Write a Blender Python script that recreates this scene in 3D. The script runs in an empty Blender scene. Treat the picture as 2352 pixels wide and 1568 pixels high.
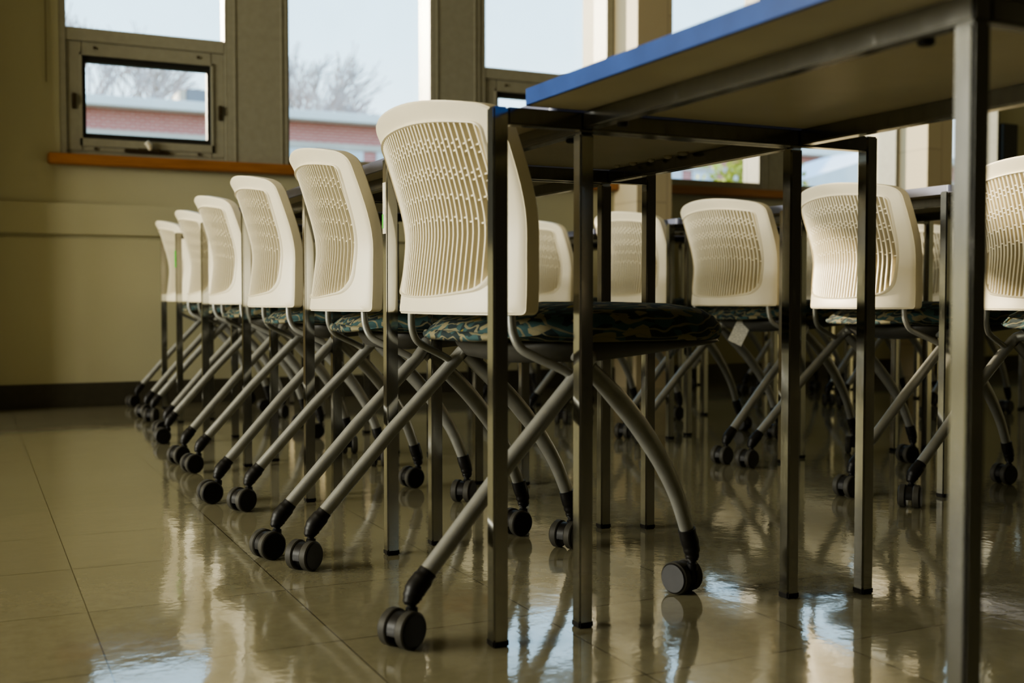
import bpy, bmesh, math, random
from mathutils import Vector, Matrix
random.seed(7)
R = math.radians
col = bpy.context.scene.collection
sc = bpy.context.scene

# ------------------------------------------------------------------ materials
def newmat(name):
    m = bpy.data.materials.new(name); m.use_nodes = True
    nt = m.node_tree
    return m, nt, nt.nodes['Principled BSDF']

def N(nt, t, **kw):
    n = nt.nodes.new(t)
    for k, v in kw.items():
        if k in n.inputs.keys(): n.inputs[k].default_value = v
        else: setattr(n, k, v)
    return n

def ramp(nt, stops, fac=None, interp='LINEAR'):
    r = nt.nodes.new('ShaderNodeValToRGB'); cr = r.color_ramp; cr.interpolation = interp
    while len(cr.elements) > 1: cr.elements.remove(cr.elements[-1])
    cr.elements[0].position = stops[0][0]; cr.elements[0].color = (*stops[0][1], 1)
    for p, c in stops[1:]:
        e = cr.elements.new(p); e.color = (*c, 1)
    if fac is not None: nt.links.new(fac, r.inputs[0])
    return r

def coords(nt, scale=(1, 1, 1), kind='Object', rot=(0, 0, 0)):
    tc = nt.nodes.new('ShaderNodeTexCoord'); mp = nt.nodes.new('ShaderNodeMapping')
    mp.inputs['Scale'].default_value = scale; mp.inputs['Rotation'].default_value = rot
    nt.links.new(tc.outputs[kind], mp.inputs[0]); return mp.outputs[0]

def simple(name, c, rough=.5, metal=0, var=.12, nscale=30, bump=0, bscale=400, spec=.5, coat=0, rvar=0):
    m, nt, b = newmat(name)
    v = coords(nt)
    n = N(nt, 'ShaderNodeTexNoise', Scale=nscale, Detail=5); nt.links.new(v, n.inputs['Vector'])
    lo = tuple(x * (1 - var) for x in c); hi = tuple(min(1, x * (1 + var)) for x in c)
    r = ramp(nt, [(.3, lo), (.7, hi)], n.outputs['Fac'])
    nt.links.new(r.outputs[0], b.inputs['Base Color'])
    b.inputs['Roughness'].default_value = rough; b.inputs['Metallic'].default_value = metal
    b.inputs['Specular IOR Level'].default_value = spec
    if coat: b.inputs['Coat Weight'].default_value = coat
    if rvar:
        rr = ramp(nt, [(.35, (rough - rvar,) * 3), (.72, (rough + rvar,) * 3)], n.outputs['Fac'])
        nt.links.new(rr.outputs[0], b.inputs['Roughness'])
    if bump:
        n2 = N(nt, 'ShaderNodeTexNoise', Scale=bscale, Detail=3); nt.links.new(v, n2.inputs['Vector'])
        bp = N(nt, 'ShaderNodeBump', Strength=bump, Distance=.001)
        nt.links.new(n2.outputs['Fac'], bp.inputs['Height']); nt.links.new(bp.outputs[0], b.inputs['Normal'])
    return m

M = {}
M['plastic'] = simple('cream_white_plastic', (.84, .765, .585), .42, var=.03, nscale=8, bump=.15, bscale=900)
M['tube'] = simple('silver_paint', (.27, .27, .25), .36, metal=.35, var=.10, nscale=40, bump=.06, bscale=300)
M['black'] = simple('black_plastic', (.010, .009, .008), .45, var=.2, spec=.25)
M['rubber'] = simple('grey_rubber_tread', (.048, .045, .036), .6, var=.2, spec=.3)
M['pan'] = simple('charcoal_plastic', (.045, .043, .036), .5, var=.12)
M['under'] = simple('tan_laminate_underside', (.62, .56, .42), .42, var=.08, nscale=6)
M['bluedge'] = simple('blue_edge_band', (.018, .065, .26), .4, var=.15, nscale=20)
M['greyedge'] = simple('lavender_edge_band', (.26, .27, .37), .3, var=.08, nscale=20)
M['laminate'] = simple('pale_grey_laminate', (.42, .42, .46), .25, var=.05)
M['frame'] = simple('greygreen_window_metal', (.30, .285, .215), .45, metal=.0, var=.06)
M['gasket'] = simple('dark_gasket', (.02, .02, .017), .5)
M['base'] = simple('dark_vinyl_baseboard', (.045, .040, .026), .45, var=.1)
M['paper'] = simple('aged_paper', (.62, .58, .47), .8, var=.25, nscale=60)
M['gum'] = simple('old_chewing_gum', (.50, .46, .36), .6, var=.15)
M['green'] = simple('green_sticker', (.05, .45, .02), .6)
M['white_metal'] = simple('bright_handle', (.8, .8, .78), .15, metal=1)
M['bronze'] = simple('bronze_hardware', (.10, .075, .04), .4, metal=.7)
M['cord'] = simple('blind_cord', (.20, .17, .10), .8)
M['ceil'] = simple('ceiling_paint', (.52, .47, .36), .9, var=.04)
M['fascia'] = simple('pale_roof_fascia', (.90, .89, .87), .6, var=.05, nscale=1)
M['extwin'] = simple('pale_window_blinds', (.72, .76, .80), .4, var=.06, nscale=2)
M['extlintel'] = simple('cream_lintel', (.66, .60, .54), .7, var=.06, nscale=2)
M['bark'] = simple('grey_bark', (.50, .48, .47), .9, var=.15, nscale=3)
M['leaf'] = simple('yellow_green_leaves', (.55, .58, .12), .7, var=.3, nscale=4)
M['lawn'] = simple('winter_lawn', (.16, .16, .07), .95, var=.3, nscale=2)
M['roofunit'] = simple('grey_roof_unit', (.20, .20, .21), .6, var=.08)
M['tanpanel'] = simple('tan_panel', (.50, .42, .33), .6, var=.08)
M['white_paint'] = simple('white_render', (.80, .82, .86), .6, var=.04, nscale=2)

def wallmat():
    m, nt, b = newmat('olive_cream_wall_paint')
    v = coords(nt)
    n = N(nt, 'ShaderNodeTexNoise', Scale=1.3, Detail=4); nt.links.new(v, n.inputs['Vector'])
    r = ramp(nt, [(.3, (.42, .398, .262)), (.75, (.465, .442, .295))], n.outputs['Fac'])
    nt.links.new(r.outputs[0], b.inputs['Base Color']); b.inputs['Roughness'].default_value = .55
    n2 = N(nt, 'ShaderNodeTexNoise', Scale=220, Detail=4); nt.links.new(v, n2.inputs['Vector'])
    bp = N(nt, 'ShaderNodeBump', Strength=.12, Distance=.002)
    nt.links.new(n2.outputs['Fac'], bp.inputs['Height']); nt.links.new(bp.outputs[0], b.inputs['Normal'])
    return m
M['wall'] = wallmat()
M['board'] = simple('dark_reflection_panel', (.035, .037, .03), .5)
M['darkwall'] = simple('dark_unseen_wall', (.045, .038, .026), .6)  # unseen front wall, coloured dark so the chrome reflects little light

def pieremat():
    m, nt, b = newmat('painted_masonry_pier')
    v = coords(nt, rot=(R(90), 0, R(90)))
    br = N(nt, 'ShaderNodeTexBrick', Scale=1, **{'Mortar Size': .006, 'Brick Width': .4, 'Row Height': .2})
    br.inputs['Color1'].default_value = (.60, .51, .33, 1); br.inputs['Color2'].default_value = (.57, .48, .31, 1)
    br.inputs['Mortar'].default_value = (.48, .40, .26, 1)
    nt.links.new(v, br.inputs['Vector']); nt.links.new(br.outputs[0], b.inputs['Base Color'])
    b.inputs['Roughness'].default_value = .6
    return m
M['pier'] = pieremat()

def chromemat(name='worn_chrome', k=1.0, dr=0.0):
    m, nt, b = newmat(name)
    v = coords(nt, (1, 1, .25))
    n = N(nt, 'ShaderNodeTexNoise', Scale=55, Detail=8, Roughness=.7); nt.links.new(v, n.inputs['Vector'])
    r = ramp(nt, [(p_, tuple(k * q_ for q_ in c_)) for p_, c_ in ((.24, (.20, .18, .13)), (.36, (.49, .485, .455)), (.8, (.56, .56, .54)))], n.outputs['Fac'])
    nt.links.new(r.outputs[0], b.inputs['Base Color']); b.inputs['Metallic'].default_value = 1
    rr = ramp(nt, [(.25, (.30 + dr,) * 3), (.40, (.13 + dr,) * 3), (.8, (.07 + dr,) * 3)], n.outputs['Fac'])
    nt.links.new(rr.outputs[0], b.inputs['Roughness'])
    return m
M['chrome'] = chromemat()
M['shadechrome'] = chromemat('shaded_worn_chrome', .52, .06)  # same chrome with dim reflections put into a darker colour

def fabricmat():
    m, nt, b = newmat('patterned_teal_fabric')
    v = coords(nt, (1, 1.35, 1.6))
    nz = N(nt, 'ShaderNodeTexNoise', Scale=9, Detail=1); nt.links.new(v, nz.inputs['Vector'])
    mx = N(nt, 'ShaderNodeMix', data_type='VECTOR'); mx.inputs[0].default_value = .05
    nt.links.new(v, mx.inputs[4]); nt.links.new(nz.outputs['Color'], mx.inputs[5])
    vo = N(nt, 'ShaderNodeTexVoronoi', Scale=44); nt.links.new(mx.outputs[1], vo.inputs['Vector'])
    sep = N(nt, 'ShaderNodeSeparateColor'); nt.links.new(vo.outputs['Color'], sep.inputs[0])
    teal = (.030, .075, .078); dk = (.008, .020, .022); cream = (.21, .185, .105); yel = (.19, .15, .015)
    r = ramp(nt, [(0, dk), (.26, teal), (.44, cream), (.54, teal), (.74, yel), (.78, dk), (.93, cream)], sep.outputs[0], 'CONSTANT')
    wv = N(nt, 'ShaderNodeTexWave', Scale=16, Distortion=9, Detail=1); wv.wave_type = 'RINGS'
    nt.links.new(v, wv.inputs['Vector'])
    st = ramp(nt, [(0, (0, 0, 0)), (.88, (0, 0, 0)), (.9, (1, 1, 1))], wv.outputs['Fac'], 'CONSTANT')
    m2 = N(nt, 'ShaderNodeMix', data_type='RGBA'); nt.links.new(st.outputs[0], m2.inputs[0])
    nt.links.new(r.outputs[0], m2.inputs[6]); m2.inputs[7].default_value = (.18, .165, .10, 1)
    nt.links.new(m2.outputs[2], b.inputs['Base Color']); b.inputs['Roughness'].default_value = .85
    wz = N(nt, 'ShaderNodeTexNoise', Scale=700); nt.links.new(v, wz.inputs['Vector'])
    bp = N(nt, 'ShaderNodeBump', Strength=.4, Distance=.001)
    nt.links.new(wz.outputs['Fac'], bp.inputs['Height']); nt.links.new(bp.outputs[0], b.inputs['Normal'])
    return m
M['fabric'] = fabricmat()

def floormat():
    m, nt, b = newmat('waxed_vinyl_tile')
    v = coords(nt)
    mp = nt.nodes.new('ShaderNodeMapping'); mp.inputs['Location'].default_value = (-.155, -2.12, 0)
    nt.links.new(v, mp.inputs[0])
    br = N(nt, 'ShaderNodeTexBrick', Scale=1, **{'Mortar Size': .0009, 'Brick Width': .305, 'Row Height': .305, 'Mortar Smooth': .1})
    br.offset = 0
    br.inputs['Color1'].default_value = (.300, .280, .186, 1); br.inputs['Color2'].default_value = (.278, .259, .170, 1)
    br.inputs['Mortar'].default_value = (.045, .035, .018, 1)
    nt.links.new(mp.outputs[0], br.inputs['Vector'])
    n = N(nt, 'ShaderNodeTexNoise', Scale=38, Detail=8, Roughness=.65); nt.links.new(v, n.inputs['Vector'])
    r = ramp(nt, [(.3, (.88, .87, .85)), (.7, (1.06, 1.06, 1.05))], n.outputs['Fac'])
    mu = N(nt, 'ShaderNodeMix', data_type='RGBA', blend_type='MULTIPLY'); mu.inputs[0].default_value = 1
    nt.links.new(br.outputs[0], mu.inputs[6]); nt.links.new(r.outputs[0], mu.inputs[7])
    nt.links.new(mu.outputs[2], b.inputs['Base Color'])
    n3 = N(nt, 'ShaderNodeTexNoise', Scale=7, Detail=6, Roughness=.7); nt.links.new(v, n3.inputs['Vector'])
    rr = ramp(nt, [(.35, (.05,) * 3), (.7, (.13,) * 3)], n3.outputs['Fac'])
    nt.links.new(rr.outputs[0], b.inputs['Roughness'])
    b.inputs['Specular IOR Level'].default_value = .62
    b.inputs['Coat Weight'].default_value = .6; b.inputs['Coat Roughness'].default_value = .04
    n4 = N(nt, 'ShaderNodeTexNoise', Scale=16, Detail=4, Roughness=.6); nt.links.new(v, n4.inputs['Vector'])
    bp = N(nt, 'ShaderNodeBump', Strength=.10, Distance=.004)
    nt.links.new(n4.outputs['Fac'], bp.inputs['Height'])
    nt.links.new(bp.outputs[0], b.inputs['Normal']); nt.links.new(bp.outputs[0], b.inputs['Coat Normal'])
    return m
M['floor'] = floormat()

def sillmat():
    m, nt, b = newmat('orange_brown_sill_wood')
    v = coords(nt, (1, 12, 12))
    n = N(nt, 'ShaderNodeTexNoise', Scale=6, Detail=6); nt.links.new(v, n.inputs['Vector'])
    r = ramp(nt, [(.3, (.25, .105, .032)), (.7, (.36, .155, .050))], n.outputs['Fac'])
    nt.links.new(r.outputs[0], b.inputs['Base Color']); b.inputs['Roughness'].default_value = .35
    return m
M['sill'] = sillmat()

def brickmat():
    m, nt, b = newmat('red_brick')
    v = coords(nt, rot=(R(90), 0, 0))
    br = N(nt, 'ShaderNodeTexBrick', Scale=1, **{'Mortar Size': .012, 'Brick Width': .22, 'Row Height': .075})
    br.inputs['Color1'].default_value = (.66, .22, .20, 1); br.inputs['Color2'].default_value = (.60, .18, .165, 1)
    br.inputs['Mortar'].default_value = (.66, .44, .40, 1)
    nt.links.new(v, br.inputs['Vector']); nt.links.new(br.outputs[0], b.inputs['Base Color'])
    b.inputs['Roughness'].default_value = .8
    return m
M['brick'] = brickmat()

def glassmat():
    m = bpy.data.materials.new('window_glass'); m.use_nodes = True; nt = m.node_tree
    nt.nodes.clear()
    o = nt.nodes.new('ShaderNodeOutputMaterial'); mix = nt.nodes.new('ShaderNodeMixShader')
    tr = nt.nodes.new('ShaderNodeBsdfTransparent'); gl = nt.nodes.new('ShaderNodeBsdfGlossy')
    df = nt.nodes.new('ShaderNodeBsdfDiffuse'); df.inputs[0].default_value = (.8, .82, .85, 1)
    mix0 = nt.nodes.new('ShaderNodeMixShader')
    v = coords(nt); nz = N(nt, 'ShaderNodeTexNoise', Scale=5, Detail=5); nt.links.new(v, nz.inputs['Vector'])
    r = ramp(nt, [(.3, (.01,) * 3), (.8, (.05,) * 3)], nz.outputs['Fac'])
    nt.links.new(r.outputs[0], mix0.inputs[0])
    gl.inputs['Roughness'].default_value = .02
    tr.inputs[0].default_value = (.96, .98, .98, 1)
    mix.inputs[0].default_value = .05
    nt.links.new(tr.outputs[0], mix0.inputs[1]); nt.links.new(df.outputs[0], mix0.inputs[2])
    nt.links.new(mix0.outputs[0], mix.inputs[1]); nt.links.new(gl.outputs[0], mix.inputs[2])
    nt.links.new(mix.outputs[0], o.inputs[0])
    return m
M['glass'] = glassmat()

def tagmat():
    m, nt, b = newmat('printed_care_tag')
    v = coords(nt)
    w = N(nt, 'ShaderNodeTexWave', Scale=52, Distortion=0); w.bands_direction = 'Z'
    nt.links.new(v, w.inputs['Vector'])
    n = N(nt, 'ShaderNodeTexNoise', Scale=260, Detail=1); nt.links.new(v, n.inputs['Vector'])
    mu = N(nt, 'ShaderNodeMath', operation='MULTIPLY'); nt.links.new(w.outputs['Fac'], mu.inputs[0]); nt.links.new(n.outputs['Fac'], mu.inputs[1])
    r = ramp(nt, [(.36, (.62, .60, .52)), (.46, (.30, .29, .25))], mu.outputs[0])
    nt.links.new(r.outputs[0], b.inputs['Base Color']); b.inputs['Roughness'].default_value = .8
    return m
M['tag'] = tagmat()

# ------------------------------------------------------------------ mesh helpers
class MB:
    def __init__(s): s.v = []; s.f = []; s.mi = []; s.sm = []
    def add(s, vs, fs, mi=0, smooth=False):
        o = len(s.v); s.v += [tuple(v) for v in vs]
        for f in fs: s.f.append(tuple(i + o for i in f)); s.mi.append(mi); s.sm.append(smooth)
    def box(s, x0, x1, y0, y1, z0, z1, bev=0, mi=0, mat=None, skip=()):
        bm = bmesh.new()
        bmesh.ops.create_cube(bm, size=1)
        for v in bm.verts:
            v.co = Vector(((x0 + x1) / 2 + v.co.x * (x1 - x0), (y0 + y1) / 2 + v.co.y * (y1 - y0), (z0 + z1) / 2 + v.co.z * (z1 - z0)))
        if bev: bmesh.ops.bevel(bm, geom=list(bm.edges), offset=bev, segments=2, affect='EDGES')
        if mat is not None: bmesh.ops.transform(bm, matrix=mat, verts=bm.verts)
        bm.verts.index_update()
        s.add([v.co[:] for v in bm.verts], [[v.index for v in f.verts] for f in bm.faces], mi, False)
        bm.free()
    def tube(s, pts, rad, n=14, sy=1.0, mi=0, cap=True):
        """sweep a round (or oval, sy) section along pts; rad scalar or per-point list"""
        P = [Vector(p) for p in pts]; k = len(P)
        rr = rad if isinstance(rad, (list, tuple)) else [rad] * k
        vs = []; prev = None
        for i, p in enumerate(P):
            t = (P[min(i + 1, k - 1)] - P[max(i - 1, 0)]).normalized()
            if prev is None:
                a = Vector((0, 1, 0)) if abs(t.y) < .9 else Vector((1, 0, 0))
            else: a = prev
            a = (a - t * a.dot(t)).normalized(); prev = a; b = t.cross(a)
            for j in range(n):
                q = 2 * math.pi * j / n
                vs.append(p + a * math.cos(q) * rr[i] * sy + b * math.sin(q) * rr[i])
        fs = []
        for i in range(k - 1):
            for j in range(n):
                fs.append((i * n + j, i * n + (j + 1) % n, (i + 1) * n + (j + 1) % n, (i + 1) * n + j))
        s.add(vs, fs, mi, True)
        if cap:
            s.add(vs[:n], [tuple(range(n))[::-1]], mi); s.add(vs[-n:], [tuple(range(n))], mi)
    def lathe(s, prof, axis='z', c=(0, 0, 0), n=28, mi=0):
        vs = []
        for r, h in prof:
            for j in range(n):
                q = 2 * math.pi * j / n; a, b = r * math.cos(q), r * math.sin(q)
                p = (a, b, h) if axis == 'z' else (a, h, b)
                vs.append((p[0] + c[0], p[1] + c[1], p[2] + c[2]))
        fs = []
        for i in range(len(prof) - 1):
            for j in range(n):
                fs.append((i * n + j, i * n + (j + 1) % n, (i + 1) * n + (j + 1) % n, (i + 1) * n + j))
        s.add(vs, fs, mi, True)
        s.add(vs[:n], [tuple(range(n))[::-1]], mi); s.add(vs[-n:], [tuple(range(n))], mi)
    def build(s, name, mats, parent=None, loc=None, sharp=None):
        me = bpy.data.meshes.new(name); me.from_pydata(s.v, [], s.f)
        if not isinstance(mats, (list, tuple)): mats = [mats]
        for m in mats: me.materials.append(m)
        me.polygons.foreach_set('material_index', s.mi); me.polygons.foreach_set('use_smooth', s.sm)
        bm = bmesh.new(); bm.from_mesh(me); bmesh.ops.recalc_face_normals(bm, faces=bm.faces); bm.to_mesh(me); bm.free()
        if sharp:
            try: me.set_sharp_from_angle(angle=R(sharp))
            except Exception: pass
        o = bpy.data.objects.new(name, me); col.objects.link(o)
        if parent is not None: o.parent = parent
        if loc: o.location = loc
        return o

def smooth_path(pts, n=6):
    P = [Vector(p) for p in pts]; out = []
    for i in range(len(P) - 1):
        p0 = P[max(i - 1, 0)]; p1 = P[i]; p2 = P[i + 1]; p3 = P[min(i + 2, len(P) - 1)]
        for j in range(n):
            t = j / n
            out.append(.5 * ((2 * p1) + (-p0 + p2) * t + (2 * p0 - 5 * p1 + 4 * p2 - p3) * t * t + (-p0 + 3 * p1 - 3 * p2 + p3) * t ** 3))
    out.append(P[-1]); return out

def interp(tab, z):
    if z <= tab[0][0]: return tab[0][1]
    for (a, b), (c, d) in zip(tab, tab[1:]):
        if z <= c:
            t = (z - a) / (c - a); return b + (d - b) * t
    return tab[-1][1]

def empty(name, loc=(0, 0, 0), rz=0):
    o = bpy.data.objects.new(name, None); o.empty_display_size = .05; col.objects.link(o)
    o.location = loc; o.rotation_euler = (0, 0, rz); return o

def tag(o, label=None, cat=None, group=None, kind=None):
    if label: o['label'] = label
    if cat: o['category'] = cat
    if group: o['group'] = group
    if kind: o['kind'] = kind
    return o

def copy_tree(o, parent=None):
    c = o.copy(); col.objects.link(c)
    if parent is not None: c.parent = parent
    for ch in [x for x in list(bpy.data.objects) if x.parent == o]: copy_tree(ch, c)
    return c

# ------------------------------------------------------------------ chair
XP = [(.450, -.065), (.51, -.060), (.575, -.056), (.605, -.060), (.64, -.070), (.70, -.091), (.74, -.106), (.762, -.116), (.782, -.131)]
def smooth_tab(tab, z):
    return (interp(tab, z - .015) + 2 * interp(tab, z) + interp(tab, z + .015)) / 4
HW = .235
def S(y, z):                                     # rear face of the shell
    u = min(1.02, abs(y) / HW)
    return Vector((smooth_tab(XP, z) - (1 - u ** 2.58) * (.071 - .018 * min(1, max(0, (z - .45) / .3))), y, z))

def rounded(corners, radii, ne, nc, warp):
    """closed outline: corners in order, equal counts on every side and corner"""
    k = len(corners); pts = []
    C = [Vector((a, b)) for a, b in corners]; T = []
    for i in range(k):
        p, a, b = C[i], (C[i - 1] - C[i]).normalized(), (C[(i + 1) % k] - C[i]).normalized()
        r = radii[i]; ang = a.angle(b); d = r / math.tan(ang / 2)
        T.append((p + a * d, p, p + b * d))
    for i in range(k):
        s0, p, s1 = T[i]
        for j in range(nc):
            t = j / nc
            q = s0 * (1 - t) ** 2 + p * 2 * t * (1 - t) + s1 * t * t
            pts.append(q)
        e = T[(i + 1) % k][0]
        for j in range(ne): pts.append(s1 + (e - s1) * j / ne)
    return [warp(q) for q in pts]

def w_out(q):
    y, z = q
    if z > .66: z -= .50 * y * y * ((z - .66) / .117)
    f = 1 - .02 * math.exp(-((z - .57) / .07) ** 2)
    return (y * f, z)
def w_in(q):
    y, z = q
    if z < .60: z += .50 * y * y * min(1, (.60 - z) / .11)
    if z > .66: z -= .42 * y * y * ((z - .66) / .084)
    return (y, z)
OUT = rounded([(-.235, .453), (.235, .453), (.233, .777), (-.233, .777)], [.008, .008, .030, .030], 16, 8, w_out)
INN = rounded([(-.184, .481), (.184, .481), (.201, .744), (-.201, .744)], [.048, .048, .014, .014], 16, 8, w_in)

def make_backrest(parent):
    n = len(OUT); rings = []
    ts = [0, .05, .10, .15, .45, .75, .93, 1]
    off = [.004, -.0036, -.0030, 0, 0, 0, .0005, .003]
    for t, d in zip(ts, off):
        ring = []
        for (yi, zi), (yo, zo) in zip(INN, OUT):
            p = S(yi + (yo - yi) * t, zi + (zo - zi) * t); p.x += d; ring.append(p)
        rings.append(ring)
    cen = Vector((0, .62))
    for d, g in ((.003, .0014), (.022, .002), (.024, .000)):
        ring = []
        for yo, zo in OUT:
            p = S(yo, zo); o = Vector((yo, zo)) - cen
            o = Vector((o.x / .226, o.y / .165)); o = Vector((o.x ** 5, o.y ** 5)); o.normalize()
            p.x += d; p.y += o.x * g; p.z += o.y * g; ring.append(p)
        rings.append(ring)
    # inside of the lip
    ring = []
    for yo, zo in OUT:
        p = S(yo * .975, cen.y + (zo - cen.y) * .975); p.x += .022; ring.append(p)
    rings.append(ring)
    for t in (1, .5, 0):
        ring = []
        for (yi, zi), (yo, zo) in zip(INN, OUT):
            p = S((yi + (yo - yi) * t) * .985, cen.y + (zi + (zo - zi) * t - cen.y) * .985); p.x += .009; ring.append(p)
        rings.append(ring)
    m = MB(); vs = [p for r in rings for p in r]; fs = []
    k = len(rings)
    for i in range(k):
        for j in range(n):
            a, b = i, (i + 1) % k
            fs.append((a * n + j, a * n + (j + 1) % n, b * n + (j + 1) % n, b * n + j))
    m.add(vs, fs, 0, True)
    # moulded rectangle mark low on the back
    shell = m.build('backrest', M['plastic'], parent, sharp=26)
    # ribs
    def zrange(y):
        zs = []
        for i in range(len(INN)):
            (y0, z0), (y1, z1) = INN[i], INN[(i + 1) % len(INN)]
            if (y0 - y) * (y1 - y) <= 0 and y0 != y1: zs.append(z0 + (z1 - z0) * (y - y0) / (y1 - y0))
        return min(zs), max(zs)
    r = MB(); NR = 32; ys = [-.1905 + .381 * i / (NR - 1) for i in range(NR)]
    for y in ys:
        z0, z1 = zrange(y); z0 -= .003; z1 += .003
        K = 20; vs = []
        for i in range(K + 1):
            p = S(y, z0 + (z1 - z0) * i / K)
            for dx, dy in ((.0005, -.0023), (.0005, .0023), (.0150, .0032), (.0150, -.0032)):
                vs.append((p.x + dx, p.y + dy, p.z))
        fs = []
        for i in range(K):
            for j in range(4): fs.append((i * 4 + j, i * 4 + (j + 1) % 4, i * 4 + 4 + (j + 1) % 4, i * 4 + 4 + j))
        r.add(vs, fs, 0, False)
    for a, b in zip(ys, ys[1:]):
        i = ys.index(a)
        z0, z1 = zrange((a + b) / 2)
        for zz in (.716, .705, .674, .664, .634, .600):
            z = zz - .42 * a * a + (.0055 if i % 2 else 0)
            if z > z1 - .01: continue
            p = S((a + b) / 2, z); r.box(p.x + .002, p.x + .009, a, b, z - .0013, z + .0013)
    r.build('back_rib_panel', M['plastic'], shell)
    return shell

def superring(cx, hx, hy, z, e=3.0, n=44, zf=None):
    out = []
    for j in range(n):
        q = 2 * math.pi * j / n; c, s_ = math.cos(q), math.sin(q)
        x = cx + hx * math.copysign(abs(c) ** (2 / e), c); y = hy * math.copysign(abs(s_) ** (2 / e), s_)
        out.append((x, y, z + (zf(x, y) if zf else 0)))
    return out
def loft(m, rings, mi=0):
    n = len(rings[0]); vs = [p for r in rings for p in r]; fs = []
    for i in range(len(rings) - 1):
        for j in range(n): fs.append((i * n + j, i * n + (j + 1) % n, (i + 1) * n + (j + 1) % n, (i + 1) * n + j))
    fs.append(tuple(range(n))[::-1]); fs.append(tuple(range((len(rings) - 1) * n, len(rings) * n)))
    m.add(vs, fs, mi, True)

def make_caster_mesh():
    m = MB()
    for s in (-1, 1):
        c = (-.020, s * .0155, .0262)
        h = .0092
        m.lathe([(.018, -h), (.0225, -h), (.0245, -h + .002)], 'y', c, 30, 0)
        m.lathe([(.0245, -h + .002), (.0262, -h + .004), (.0262, h - .004), (.0245, h - .002)], 'y', c, 30, 1)
        m.lathe([(.0245, h - .002), (.0225, h), (.010, h + .0006), (.002, h + .0008)], 'y', c, 30, 0)
    # hood over the wheels
    prof = []
    K = 16; vs = []; fs = []
    for i in range(K + 1):
        q = R(-20 + 215 * i / K)
        for y in (-.0070, .0070):
            for rr in (.0235, .0200):
                vs.append((-.020 + rr * math.cos(q), y, .0262 + rr * math.sin(q)))
    for i in range(K):
        a, b = i * 4, i * 4 + 4
        fs += [(a, a + 2, b + 2, b), (a + 1, b + 1, b + 3, a + 3), (a, b, b + 1, a + 1), (a + 2, a + 3, b + 3, b + 2)]
    fs += [(0, 1, 3, 2), (K * 4, K * 4 + 2, K * 4 + 3, K * 4 + 1)]
    m.add(vs, fs, 0, False)
    m.box(-.024, .004, -.0065, .0065, .024, .046, .002)
    m.lathe([(.0085, .040), (.0085, .0505), (.0060, .0515), (.0060, .0545), (.0078, .055), (.0078, .062)], 'z', (0, 0, 0), 18)
    o = m.build('caster', [M['black'], M['rubber']], None, sharp=40)
    return o

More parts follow.
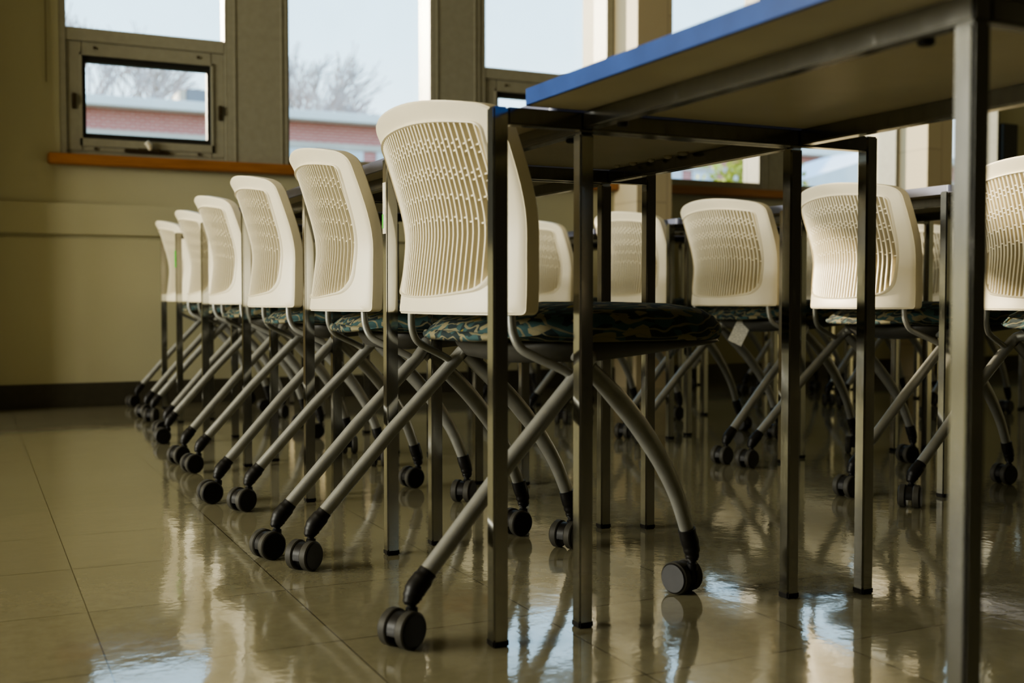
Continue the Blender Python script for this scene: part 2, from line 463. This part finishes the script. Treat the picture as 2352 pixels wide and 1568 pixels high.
def make_chair():
    root = empty('stacking_chair')
    make_backrest(root)
    m = MB()
    wt = lambda x, y: -(max(0, x - .28) ** 2) * 2.2 - max(0, .12 - x) ** 2 * .75 - .10 * y * y
    wb = lambda x, y: -(max(0, x - .28) ** 2) * 1.6 + max(0, .06 - x) ** 2 * .35
    wm = lambda x, y: (wt(x, y) + wb(x, y)) / 2
    loft(m, [superring(.138, .19, .19, .409, 3.0, zf=wb), superring(.138, .218, .222, .410, 3.0, zf=wb), superring(.138, .2260, .2320, .417, 3.0, zf=wb),
             superring(.138, .2295, .2345, .429, 3.0, zf=wm), superring(.138, .2275, .2335, .441, 3.0, zf=wt), superring(.138, .219, .225, .454, 2.9, zf=wt), superring(.138, .205, .205, .463, 2.8, zf=wt),
             superring(.155, .15, .145, .469, 2.6, zf=wt), superring(.160, .06, .06, .471, 2.3, zf=wt)])
    m.build('seat_cushion', M['fabric'], root)
    m = MB()
    pz = lambda x, y: max(0, x - .08) * .10
    pz2 = lambda x, y: max(0, x - .06) * .155 + .12 * abs(y) ** 1.5
    loft(m, [superring(.165, .185, .205, .412, 4), superring(.165, .19, .208, .406, 4), superring(.16, .185, .200, .395, 3.6, zf=lambda x, y: max(0, x - .1) * .03),
             superring(.15, .165, .18, .378, 3.2, zf=pz), superring(.14, .13, .13, .371, 3, zf=pz2), superring(.13, .07, .07, .369, 2.5, zf=pz2)])
    m.build('seat_pan', M['pan'], root)
    for s in (-1, 1):
        m = MB()
        m.tube(smooth_path([(-.070, s * .203, .474), (-.070, s * .204, .450), (-.068, s * .207, .425), (-.058, s * .212, .403), (-.038, s * .220, .390), (-.008, s * .228, .376), (.014, s * .232, .364), (.022, s * .233, .354)], 5), .0068, 12)
        m.build('back_support', M['tube'], root)
    cm = make_caster_mesh()
    first = [cm]
    def caster(leg, x, y, ang):
        c = first.pop() if first else bpy.data.objects.new('caster', cm.data)
        if c.name not in col.objects: col.objects.link(c)
        c.parent = leg; c.location = (x, y, 0); c.rotation_euler = (0, 0, R(ang))
    for s in (-1, 1):
        m = MB()
        m.tube([(-.226, s * .2475, .090), (-.094, s * .241, .238), (.03, s * .2335, .366)] +
               smooth_path([(.040, s * .231, .378), (.049, s * .224, .3865), (.054, s * .208, .390), (.056, s * .185, .391), (.056, s * .10, .391)], 5), .0122, 16)
        leg = m.build('rear_leg', M['tube'], root)
        k = MB()
        k.tube(smooth_path([(-.2185, s * .2472, .0985), (-.2285, s * .2477, .0865), (-.2380, s * .2485, .0755), (-.2437, s * .249, .063), (-.244, s * .249, .057)], 5),
               [.0132] * 4 + [.0150] * 4 + [.0152] * 4 + [.0138] * 3 + [.0122] * 3 + [.0108] * 3, 16)
        k.build('leg_socket', M['black'], leg)
        caster(leg, -.244, s * .249, 20 * s)
        m = MB()
        fp = smooth_path([(.048, s * .228, .372), (.082, s * .224, .342), (.120, s * .219, .306), (.158, s * .214, .263), (.194, s * .209, .214), (.224, s * .204, .161), (.247, s * .200, .102)], 5)
        m.tube(fp, [.0125 + .0035 * min(1, i / 8) - .004 * max(0, (i - 15) / 15) for i in range(len(fp))], 16, sy=.78)
        leg = m.build('front_leg', M['tube'], root)
        k = MB()
        k.tube(smooth_path([(.2455, s * .2005, .107), (.2485, s * .200, .095), (.2535, s * .200, .080), (.256, s * .200, .065), (.256, s * .200, .057)], 5),
               [.0146] * 5 + [.0148] * 5 + [.0138] * 4 + [.0118] * 4 + [.0105] * 3, 16, sy=.9)
        k.build('leg_socket', M['black'], leg)
        caster(leg, .256, s * .200, -30 * s)
    return root

# ------------------------------------------------------------------ desk
LS = .0112
def make_desk(cx, yN, yW, half, wide, narrow, edge='greyedge', name='nesting_desk'):
    root = empty(name, (cx, (yN + yW) / 2, 0))
    dy = (yW - yN) / 2
    for s in (-1, 1):
        for (x, y, zt) in ((s * wide, dy, .7335), (s * narrow, -dy, .711)):
            m = MB(); m.box(x - LS, x + LS, y - LS, y + LS, .006, zt, .0025)
            leg = m.build('leg', M['chrome'], root)
            k = MB(); k.box(x - LS - .0008, x + LS + .0008, y - LS - .0008, y + LS + .0008, 0, .0105, .002)
            k.build('foot_cap', M['black'], leg)
        m = MB(); m.box(s * narrow - LS, s * narrow + LS, -dy - LS, dy - LS, .7112, .735, .0022); m.build('side_rail', M['shadechrome'], root)
        for yb in ((-dy + .07, dy - .07) if s < 0 else ()):
            m = MB(); xx = s * (narrow - .018)
            m.lathe([(.008, .735), (.008, .7095), (.006, .708)], 'z', (xx, yb, 0), 16); m.build('bumper', M['black'], root)
    m = MB(); m.box(-wide + LS, wide - LS, dy - LS, dy + LS, .7100, .7335, .0022); m.build('cross_rail', M['shadechrome'], root)
    m = MB(); m.box(-narrow + LS, narrow - LS, -dy - LS * .9, -dy + LS * .9, .7118, .7345, .0022); m.build('cross_rail', M['shadechrome'], root)
    # top: board with blue edge band
    y0, y1 = -dy - LS - .004, dy - LS - .004
    m = MB()
    m.box(-half + .003, half - .003, y0 + .003, y1 - .003, .7350, .7555, 0, 0)
    m.box(-half + .003, half - .003, y0 + .003, y1 - .003, .7555, .7570, 0, 1)
    top = m.build('tabletop', [M['under'], M['laminate']], root)
    m = MB()
    loop = rounded([(-half, y0), (half, y0), (half, y1), (-half, y1)], [.012] * 4, 2, 6, lambda q: (q[0], q[1]))
    inn = [(x * (1 - .004 / half), (y - (y0 + y1) / 2) * (1 - .008 / (y1 - y0)) + (y0 + y1) / 2) for x, y in loop]
    n = len(loop)
    rings = [[(x, y, .7346) for x, y in inn], [(x, y, .7352) for x, y in loop], [(x, y, .7566) for x, y in loop], [(x, y, .7574) for x, y in inn]]
    vs = [p for r in rings for p in r]; fs = []
    for i in range(4):
        for j in range(n): fs.append((i * n + j, i * n + (j + 1) % n, ((i + 1) % 4) * n + (j + 1) % n, ((i + 1) % 4) * n + j))
    m.add(vs, fs, 0, False); m.build('edge_band', M[edge], top)
    return root

# ---- left row of desks
Wr = [1.395, 1.989, 2.612, 3.250, 3.885, 4.515, 5.145]
desk_labels1 = [
    'large blue edged desk nearest the camera, its tan underside filling the upper right',
    'chrome desk over the nearest white chair, second in the left row',
    'chrome desk with a torn paper label on its corner leg, third in the left row',
    'grey edged chrome desk over the third chair of the left row',
    'chrome desk over the fourth chair of the left row',
    'chrome desk with a green sticker, over the fifth chair of the left row',
    'chrome desk nearest the window wall, at the far end of the left row']
big = make_desk(.9725, .716, Wr[0], .295, .326, .190, 'bluedge')
tag(big, desk_labels1[0], 'desk', 'left row of desks')
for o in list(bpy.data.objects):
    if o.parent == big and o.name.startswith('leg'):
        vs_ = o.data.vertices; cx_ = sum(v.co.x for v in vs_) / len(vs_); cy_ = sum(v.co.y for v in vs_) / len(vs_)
        if cx_ < 0 and cy_ < 0: o.data.materials[0] = M['shadechrome']; o['label'] = 'scuffed darker chrome leg'
cxs = [.984, .997, .990, .992, 1.010, 1.047]
proto = make_desk(cxs[0], Wr[0] + .030, Wr[1], .248, .281, .188)
tag(proto, desk_labels1[1], 'desk', 'left row of desks')
left_desks = [big, proto]
for k in range(1, 6):
    d = copy_tree(proto); d.location = (cxs[k], (Wr[k] + .03 + Wr[k + 1]) / 2, 0); d['label'] = desk_labels1[k + 1]
    left_desks.append(d)
# scuffed label on the third desk's near corner leg is on the leg of the desk in front of it
def on_leg(desk, name, x0, x1, y0, y1, z0, z1, mat, label):
    m = MB(); m.box(x0, x1, y0, y1, z0, z1)
    leg = [o for o in bpy.data.objects if o.parent == desk and o.name.startswith('leg') and o.data.vertices[0].co.x < -.2][0]
    o = m.build(name, mat, leg); o['label'] = label
d2 = left_desks[1]; dyp = (Wr[1] - Wr[0] - .03) / 2
d2['label'] = 'chrome desk over the nearest white chair, a torn paper label on its far corner leg'
left_desks[2]['label'] = 'grey edged chrome desk over the second chair of the left row'

# ---- middle row
cm_ = lambda y: 2.394 + .034 * (y - 2.0)
desk_labels2 = ['chrome desk of the middle row closest to the camera, cut by the right picture edge',
                'chrome desk of the middle row whose corner leg stands right of the sunlit chair back',
                'chrome desk of the middle row behind the sunlit white chair',
                'chrome desk of the middle row behind the chair with the paper tag',
                'chrome desk of the middle row over the blurred chair left of the tagged one',
                'chrome desk of the middle row, second nearest the window wall',
                'chrome desk at the far end of the middle row, nearest the window wall']
Wm = [1.372] + [2.003 + .624 * k for k in range(6)]
for k in range(7):
    y1 = Wm[k]; y0 = (Wm[k - 1] if k else .77) + .033
    d = copy_tree(proto); d.location = (cm_(y1), (y0 + y1) / 2 + ((y1 - y0) - (Wr[1] - Wr[0] - .03)) / 2, 0)
    tag(d, desk_labels2[k], 'desk', 'middle row of desks')
# ---- far right row
desk_labels3 = ['chrome desk in the third row seen through the gap right of the sunlit chair',
                'chrome desk in the third row, next one toward the window wall',
                'chrome desk in the third row, third from its near end',
                'chrome desk in the third row standing closest to the window wall']
for k in range(4):
    d = copy_tree(proto); d.location = (3.90 + .02 * k, 3.09 + .624 * k - .30 + .33, 0)
    tag(d, desk_labels3[k], 'desk', 'third row of desks')

on_leg(d2, 'paper_label', -.281 - LS - .0006, -.281 - LS + .0004, dyp - .009, dyp + .008, .596, .690, M['paper'], 'torn white paper label')
on_leg(d2, 'sticker', -.281 - LS - .0009, -.281 - LS + .0004, dyp + .004, dyp + .0105, .606, .632, M['green'], 'small green sticker')
on_leg(left_desks[5], 'sticker', -.281 - LS - .002, -.281 - LS + .0004, dyp - .011, dyp + .011, .600, .665, M['green'], 'bright green sticker')
top2 = [o for o in bpy.data.objects if o.parent == d2 and o.name.startswith('tabletop')][0]
for gx, gy, gr in ((.150, .19, .006), (.158, .145, .008), (.160, .085, .007), (.161, .03, .009), (.160, -.02, .011)):
    g = MB(); g.lathe([(gr * .9, .7351), (gr, .7335), (gr * .75, .7305), (gr * .2, .7290)], 'z', (gx, gy, 0), 9)
    o = g.build('gum_blob', M['gum'], top2); o['label'] = 'hardened pale gum blob'
# ---- chairs
chair = make_chair()
def casters(c, angs):
    legs = [o for o in bpy.data.objects if o.parent == c and 'leg' in o.name]
    cs = [o for l in legs for o in bpy.data.objects if o.parent == l and o.name.startswith('caster')]
    cs.sort(key=lambda o: (round(o.location.x, 2), o.location.y))      # rear near, rear far, front near, front far
    for o, a in zip(cs, angs): o.rotation_euler = (0, 0, R(a))
spots1 = [(.785, 1.704, .4, (27, 36, -72, 30), 'white ribbed-back chair nearest the camera, partly behind a chrome desk leg'),
          (.777, 2.280, -6.7, (24, 32, 20, 50), 'second white chair from the camera in the left row'),
          (.785, 2.910, -5, (10, 20, 15, 70), 'third white chair from the camera in the left row'),
          (.816, 3.605, -3.5, (28, 5, 80, 10), 'fourth white chair from the camera in the left row'),
          (.872, 4.330, -3, (15, 60, -20, 45), 'fifth white chair from the camera in the left row'),
          (.897, 5.000, -3, (40, 20, 0, 20), 'farthest white chair of the left row, next to the beige wall panel')]
spots2 = [(2.180, 1.680, -3, (30, 40, 40, 60), 'white chair with open slots cut off by the right picture edge'),
          (2.202, 2.315, -9, (20, 25, 10, 5), 'sunlit white chair of the middle row right of centre'),
          (2.235, 2.925, -3, (20, 60, 50, 20), 'white chair of the middle row with a paper tag hanging under its seat'),
          (2.285, 3.580, -2, (40, 60, 110, 10), 'blurred white chair of the middle row left of the one with the paper tag'),
          (2.250, 4.240, -2, (20, 70, 30, 10), 'white chair of the middle row glimpsed behind the nearest chair and a desk leg'),
          (2.290, 4.880, -2, (60, 20, 0, 90), 'white chair at the window end of the middle row')]
spots3 = [(3.70, 3.60, 0, (20, 50, 10, 70), 'white chair of the third row glimpsed right of the sunlit chair'),
          (3.72, 4.22, 0, (60, 20, 40, 10), 'white chair of the third row next nearest the window wall'),
          (3.74, 4.85, 0, (10, 80, 20, 50), 'white chair of the third row nearest the window wall')]
first = True
chairs = []
for spots, grp in ((spots1, 'white chairs in the left row'), (spots2, 'white chairs in the middle row'), (spots3, 'white chairs in the third row')):
    for x, y, rz, ang, lab in spots:
        chairs.append((x, y, rz, ang, lab, grp))
objs = [chair] + [copy_tree(chair) for _ in chairs[1:]]
for o, (x, y, rz, ang, lab, grp) in zip(objs, chairs):
    o.location = (x, y, 0); o.rotation_euler = (0, 0, R(rz)); o.scale = (1, 1, 1 + min(.04, max(0, (y - 2.3) * .017))); tag(o, lab, 'chair', grp); casters(o, ang)
tg = MB()
mt = Matrix.Translation((-.02, -.010, .402)) @ Matrix.Rotation(R(38), 4, 'Z') @ Matrix.Rotation(R(24), 4, 'X') @ Matrix.Rotation(R(8), 4, 'Y')
tg.box(-.0004, .0004, -.024, .024, -.075, .004, 0, 0, mt)
t_ = tg.build('care_tag', M['tag'], objs[8]); t_['label'] = 'printed white paper tag'

# ------------------------------------------------------------------ room shell
YW = 5.40; ZS = 1.12; ZH = 2.55; ZC = 2.95
XL, XR, YB = -6.0, 7.6, -5.0
def structure(name, m, mats, **kw):
    o = m.build(name, mats, **kw); o['kind'] = 'structure'; return o
m = MB(); m.box(XL, XR, YB, YW + .2, -.12, 0); structure('floor', m, M['floor'])
m = MB(); m.box(XL - .3, XR + .2, YB - .2, YW + .35, ZC, ZC + .15); structure('ceiling', m, M['ceil'])
m = MB()
m.box(-.26, .372, YW, YW + .18, 0, ZC); m.box(XL, -.26, YW, YW + .18, 0, ZC)   # solid wall left of the windows
m.box(.372, XR, YW, YW + .18, 0, ZS - .045)              # under the sills
m.box(.372, XR, YW, YW + .18, ZH, ZC)                    # above the heads
m.box(XL, .372, YW - .004, YW, 0, .905)
m.box(.372, 3.21, YW - .004, YW, 0, .905)
m.box(6.165, XR, YW, YW + .18, ZS - .045, ZH)
structure('wall_back', m, M['wall'])
m = MB(); m.box(-.03, .797, YW - .014, YW - .003, .0, .753, .005); m.box(-.03, 3.21, YW - .024, YW - .003, .766, .905, .003); structure('trim_1', m, M['wall'])
m = MB(); m.box(-.03, .80, YW - .022, YW - .0135, 0, .105, .002); m.box(XL, -.26, YW - .014, YW - .0035, 0, .105, .002); m.box(.80, 3.21, YW - .014, YW - .0035, 0, .105, .002); m.box(3.43, 5.283, YW - .012, YW, 0, .105, .002); m.box(5.495, XR, YW - .012, YW, 0, .105, .002)
structure('baseboard_back', m, M['base'])
for i, (a, b) in enumerate(((3.21, 3.43), (5.283, 5.495), (-.26, -.03))):  # last pier is out of view, added to shade the wall's left end
    m = MB(); m.box(a, b, 5.165, 5.76, 0, ZC)
    structure('trim_%d' % (2, 3, 11)[i], m, M['pier'])
m = MB(); m.box(XL - .2, XL, YB, 1.2, 0, ZC); m.box(XL - .2, XL, 1.2, 5.2, 0, 1.0); m.box(XL - .2, XL, 1.2, 5.2, 2.6, ZC); m.box(XL - .2, XL, 5.2, YW + .18, 0, ZC)
for y in (2.40, 3.80): m.box(XL - .2, XL, y, y + .2, 1.0, 2.6)
structure('wall_left', m, M['wall'])
m = MB(); m.box(XR, XR + .2, YB, YW + .18, 0, ZC); structure('wall_right', m, M['wall'])
m = MB(); m.box(XL, XR, YB - .2, YB, 0, ZC); structure('wall_front', m, M['darkwall'])
# sills
m = MB(); m.box(.318, 3.209, YW - .055, YW + .02, ZS - .047, ZS, .006); structure('trim_4', m, M['sill'])
m = MB(); m.box(3.431, 5.282, YW - .055, YW + .02, ZS - .047, ZS, .006); structure('trim_5', m, M['sill'])
m = MB(); m.box(5.496, 6.30, YW - .055, YW + .02, ZS - .047, ZS, .006); structure('trim_6', m, M['sill'])

def latch(par, x, z):
    m = MB(); m.box(x - .009, x + .009, YW + .002, YW + .014, z - .035, z + .035, .003); m.box(x - .006, x + .006, YW - .012, YW + .004, z - .012, z + .03, .003)
    m.build('latch', M['bronze'], par)
def window_unit(idx, x0, x1, hopper, depth=.06, right_jamb=.02, wj=.03):
    """metal window unit in the wall between x0 and x1; hopper = opening sash below a fixed light"""
    m = MB(); f = wj; yb = YW + .02 + depth + .035
    zb = ZS if hopper else ZS
    m.box(x0, x0 + f, YW, yb, ZS, ZH, .003)                    # left stile
    m.box(x1 - right_jamb, x1, YW, yb, ZS, ZH, .002)           # right stile
    m.box(x0 + f, x1 - right_jamb, YW, yb, ZH - .05, ZH, .003)
    root = None
    if hopper:
        m.box(x0 + f, x1 - right_jamb, YW + .001, yb, 1.626, 1.685, .003)
        m.box(x0 + f, x1 - right_jamb, YW + .012, yb, ZS, 1.140, .003)
    else:
        m.box(x0 + f, x1 - right_jamb, YW + .002, yb, ZS, 1.162, .003)
    root = structure('window_%d' % idx, m, M['frame'])
    yg = YW + .02 + depth
    g = MB(); g.box(x0 + f, x1 - right_jamb, yg, yg + .006, 1.685 if hopper else 1.162, ZH - .05); g.build('pane', M['glass'], root)
    if hopper:
        a, b = x0 + f, x1 - right_jamb
        s = MB()
        s.box(a, a + .064, YW + .010, YW + .05, 1.14, 1.626, .003); s.box(b - .060, b, YW + .010, YW + .05, 1.14, 1.626, .003)
        s.box(a + .064, b - .060, YW + .010, YW + .05, 1.14, 1.172, .003); s.box(a + .064, b - .060, YW + .010, YW + .05, 1.567, 1.626, .003)
        # raised bead round the opening
        s.box(a + .054, a + .066, YW + .004, YW + .02, 1.162, 1.577, .002); s.box(b - .062, b - .050, YW + .004, YW + .02, 1.162, 1.577, .002)
        s.box(a + .054, b - .050, YW + .004, YW + .02, 1.162, 1.198, .002); s.box(a + .054, b - .050, YW + .004, YW + .02, 1.565, 1.577, .002)
        sash = s.build('sash', M['frame'], root)
        q = MB(); q.box(a + .066, a + .082, YW + .022, YW + .055, 1.198, 1.565); q.box(b - .078, b - .062, YW + .022, YW + .055, 1.198, 1.565)
        q.box(a + .082, b - .078, YW + .022, YW + .055, 1.196, 1.222); q.box(a + .082, b - .078, YW + .022, YW + .055, 1.538, 1.565)
        q.build('gasket', M['gasket'], sash)
        p = MB(); p.box(a + .080, b - .076, YW + .045, YW + .051, 1.21, 1.55); p.build('pane', M['glass'], sash)
        sc_ = MB()
        for xx in (a + .12, b - .12):
            for zz in (1.152, 1.600): sc_.lathe([(.007, -.004), (.006, .004)], 'y', (xx, YW + .008, zz), 10)
        sc_.build('screw_set', M['bronze'], sash)
        latch(root, a + .030, 1.36); latch(root, b - .020, 1.35)
        xc = (a + b) / 2 + .0
        h = MB(); h.box(xc - .105, xc + .09, YW - .004, YW + .014, 1.143, 1.160, .004); h.box(xc - .05, xc + .05, YW - .014, YW + .004, 1.146, 1.163, .004)
        op = h.build('crank_operator', M['bronze'], root)
        h = MB(); h.tube([(xc + .005, YW - .008, 1.160), (xc + .0, YW - .016, 1.178), (xc - .012, YW - .018, 1.192)], [.009, .013, .012], 10); h.build('crank_handle', M['plastic'], op)
    return root
def mullion(name, a, b):
    m = MB(); m.box(a, b, YW - .004, YW + .12, ZS, ZH, .003)
    for x in (a + .03, b - .03 - .006): m.box(x, x + .006, YW - .008, YW - .003, ZS, ZH)
    structure(name, m, M['frame'])
window_unit(1, .372, 1.108, True, .03, .014)
mullion('trim_7', 1.108, 1.395)
window_unit(2, 1.395, 2.130, False, .10, .006, .006)
mullion('trim_8', 2.130, 2.405)
window_unit(3, 2.405, 3.205, True, .09, .045)
window_unit(4, 3.435, 4.217, False, .10, .02, .02)
mullion('trim_9', 4.217, 4.495)
window_unit(5, 4.495, 5.278, False, .10, .02, .015)
window_unit(6, 5.56, 6.165, False, .09, .02, .02)
mullion('trim_10', 5.496, 5.56)
m = MB(); m.box(6.165, 6.30, YW - .03, YW + .02, ZS, 1.64, .004); structure('trim_12', m, M['gasket'])
m = MB(); m.box(-5.7, -.40, YW - .02, YW + .01, .75, 2.35, .004); structure('trim_13', m, M['board'])  # dark panel added out of view to darken reflections in legs and desk edge
m = MB(); m.tube([(.318, YW - .012, 2.5), (.318, YW - .012, 1.43)], .0022, 8)
tag(m.build('blind_cord', M['cord']), 'thin cord hanging on the wall left of the first window', 'cord')

# ------------------------------------------------------------------ outside
m = MB(); m.box(-40, 90, YW + .4, 90, -.62, -.5); structure('ground', m, M['lawn'])
def ext():
    root = empty('school_building', (12, 28, -.5))
    tag(root, 'long low red brick building with a pale flat roof edge outside the windows', 'building')
    m = MB(); m.box(-26, 40, 0, 8, 0, 5.47); m.build('brick_wall', M['brick'], root)
    m = MB(); m.box(-26.4, 40.4, -.45, 8.4, 5.45, 5.68, .02); m.build('roof_fascia', M['fascia'], root)
    m = MB(); m.box(-26, 40, -.05, .0, 4.80, 4.95); m.build('lintel_band', M['extlintel'], root)
    for k in range(40):
        x = -22 + k * 1.22
        m = MB(); m.box(x, x + .86, -.06, .0, 2.6, 4.78); w = m.build('window', M['extwin'], root)
        m = MB(); m.box(x + .40, x + .46, -.08, -.06, 2.6, 4.78); m.build('glazing_bar', M['fascia'], w)
    m = MB(); m.box(-26, 40, -.05, .0, 2.4, 2.6); m.build('sill_band', M['extlintel'], root)
    return root
ext()
u = empty('roof_unit', (6.05, 33, 5.1)); tag(u, 'grey box standing on the flat roof behind the small opening window', 'roof unit')
m = MB(); m.box(-.55, 1.6, -.6, .8, 0, 1.25, .03); m.build('housing', M['roofunit'], u)
m = MB(); m.box(-.72, -.55, -.6, .8, 0, 1.2, .02); m.build('side_panel', M['tanpanel'], u)
a = empty('outbuilding', (18.6, 22, -.5)); tag(a, 'white low outbuilding with a sloping roof edge beyond the window right of centre', 'building')
m = MB(); vs = [(0, 0, 0), (4, 0, 0), (4, 0, 5.15), (0, 0, 3.98), (0, 4, 0), (4, 4, 0), (4, 4, 5.15), (0, 4, 3.98)]
m.add(vs, [(0, 1, 2, 3), (5, 4, 7, 6), (4, 0, 3, 7), (1, 5, 6, 2), (3, 2, 6, 7), (0, 4, 5, 1)]); m.build('wall', M['white_paint'], a)
m = MB(); m.box(.5, 1.6, -.04, .02, 2.4, 3.7); m.build('window', M['roofunit'], a)

def bare_tree(name, x, y, h, seed, label):
    rnd = random.Random(seed); m = MB(); tw = MB()
    root = empty(name, (x, y, -.5)); tag(root, label, 'tree', 'bare winter trees behind the brick building')
    def grow(p, d, L, r, lev):
        k = 3; pts = [p]; dd = d.copy(); q = p.copy()
        for i in range(k):
            dd = (dd + Vector((rnd.uniform(-.16, .16), rnd.uniform(-.16, .16), rnd.uniform(-.02, .12)))).normalized()
            q = q + dd * L / k; pts.append(q.copy())
        (m if lev < 2 else tw).tube(pts, [max(.017, r * (1 - .35 * i / k)) for i in range(k + 1)], 5, cap=False)
        if lev == 5: return
        for i in range(3 if lev < 3 else 4):
            j = rnd.randint(2, k) if i else k
            ax = Vector((rnd.uniform(-1, 1), rnd.uniform(-1, 1), rnd.uniform(-.3, .3))).normalized()
            nd = (Matrix.Rotation(R(rnd.uniform(18, 48)), 3, ax) @ dd).normalized()
            nd = (nd + Vector((0, 0, .12))).normalized()
            grow(pts[j], nd, L * rnd.uniform(.62, .82), r * .58, lev + 1)
    grow(Vector((0, 0, 0)), Vector((0, 0, 1)), h * .30, h * .020, 0)
    m.build('trunk', M['bark'], root); tw.build('branches', M['bark'], root)
bare_tree('bare_tree', 2.6, 40, 12.6, 3, 'bare tree seen through the small opening window, at its left edge')
bare_tree('bare_tree', 5.0, 50, 14.0, 8, 'bare tree just left of the grey roof unit, behind the brick building')
bare_tree('bare_tree', 9.6, 40, 12.2, 5, 'tall bare tree at the left of the large window pane')
bare_tree('bare_tree', 13.6, 49, 13.0, 12, 'bare tree in the middle of the large window pane')
bare_tree('bare_tree', 16.2, 41, 8.8, 21, 'small bare tree at the right of the large window pane')
def leafy(x, y, h, seed, label):
    rnd = random.Random(seed); root = empty('leafy_tree', (x, y, -.5)); tag(root, label, 'tree')
    m = MB(); m.tube([(0, 0, 0), (.05, 0, h * .4), (.0, .05, h * .75)], [.09, .06, .03], 7)
    for k in range(8):
        q = 2 * math.pi * k / 8; m.tube([(0, 0, h * .35 + k * .1), (.5 * math.cos(q), .5 * math.sin(q), h * .55 + k * .12)], [.03, .012], 5)
    m.build('trunk', M['bark'], root)
    m = MB()
    for k in range(1700):
        q = rnd.uniform(0, 6.28); rr = abs(rnd.gauss(0, .42)); z = rnd.uniform(h * .35, h)
        rr *= 1.2 - .7 * abs(z / h - .65)
        c = Vector((rr * math.cos(q), rr * math.sin(q), z)); a_ = Vector((rnd.uniform(-1, 1), rnd.uniform(-1, 1), rnd.uniform(-1, 1))).normalized() * .075
        b_ = a_.cross(Vector((rnd.uniform(-1, 1), rnd.uniform(-1, 1), rnd.uniform(-1, 1)))).normalized() * .045
        m.add([c - a_, c + b_, c + a_, c - b_], [(0, 1, 2, 3)])
    m.build('foliage', M['leaf'], root)
leafy(12.05, 16.0, 4.35, 4, 'yellow-green leafy tree outside the window over the second sill')

# ------------------------------------------------------------------ light
w = bpy.data.worlds.new('sky'); sc.world = w; w.use_nodes = True; nt = w.node_tree
bg = nt.nodes['Background']; tc = nt.nodes.new('ShaderNodeTexCoord'); sp = nt.nodes.new('ShaderNodeSeparateXYZ')
nt.links.new(tc.outputs['Generated'], sp.inputs[0])
r = ramp(nt, [(0, (.25, .24, .20)), (.02, (.84, .95, 1.0)), (.10, (.78, .93, 1.0)), (.22, (.60, .84, 1.0)), (.6, (.36, .62, .95))], sp.outputs[2])
nt.links.new(r.outputs[0], bg.inputs[0]); bg.inputs[1].default_value = 3.1

def lamp(name, kind, loc, rot, energy, color, **kw):
    l = bpy.data.lights.new(name, kind); l.energy = energy; l.color = color
    for k, v in kw.items(): setattr(l, k, v)
    o = bpy.data.objects.new(name, l); col.objects.link(o); o.location = loc; o.rotation_euler = rot; return o
# low winter sun from beyond the window wall
el = R(15); az = math.atan(.40)
sd = Vector((math.sin(az) * math.cos(el), -math.cos(az) * math.cos(el), -math.sin(el)))
s_ = lamp('low_sun', 'SUN', (-4, 12, 6), (0, 0, 0), 13.0, (1, .83, .60), angle=R(1.2))
s_.rotation_euler = sd.to_track_quat('-Z', 'Y').to_euler()
# soft fill lamps added outside unseen openings in the left wall
for y in (1.80, 3.20, 4.60):
    lamp('left_fill_light', 'AREA', (XL - .25, y, 1.8), (0, R(-90), 0), 235, (1.0, .965, .83), shape='RECTANGLE', size=1.55, size_y=1.20)

# ------------------------------------------------------------------ camera
cam = bpy.data.cameras.new('camera'); co = bpy.data.objects.new('camera', cam); col.objects.link(co)
cam.sensor_width = 36; cam.lens = 2600 / 2352 * 36; cam.clip_start = .02; cam.clip_end = 300
co.location = (0, 0, .473); co.rotation_euler = (R(90 - 2.0706), 0, R(-25.59))
cam.dof.use_dof = True; cam.dof.focus_distance = 2.15; cam.dof.aperture_fstop = 4.0; cam.dof.aperture_blades = 9
sc.camera = co
sc.view_settings.view_transform = 'AgX'; sc.view_settings.look = 'AgX - Medium High Contrast'; sc.view_settings.exposure = 0.0
sc.cycles.use_denoising = True
sc.cycles.max_bounces = 10; sc.cycles.transparent_max_bounces = 16; sc.cycles.caustics_reflective = False; sc.cycles.caustics_refractive = False
sc.cycles.sample_clamp_indirect = 6
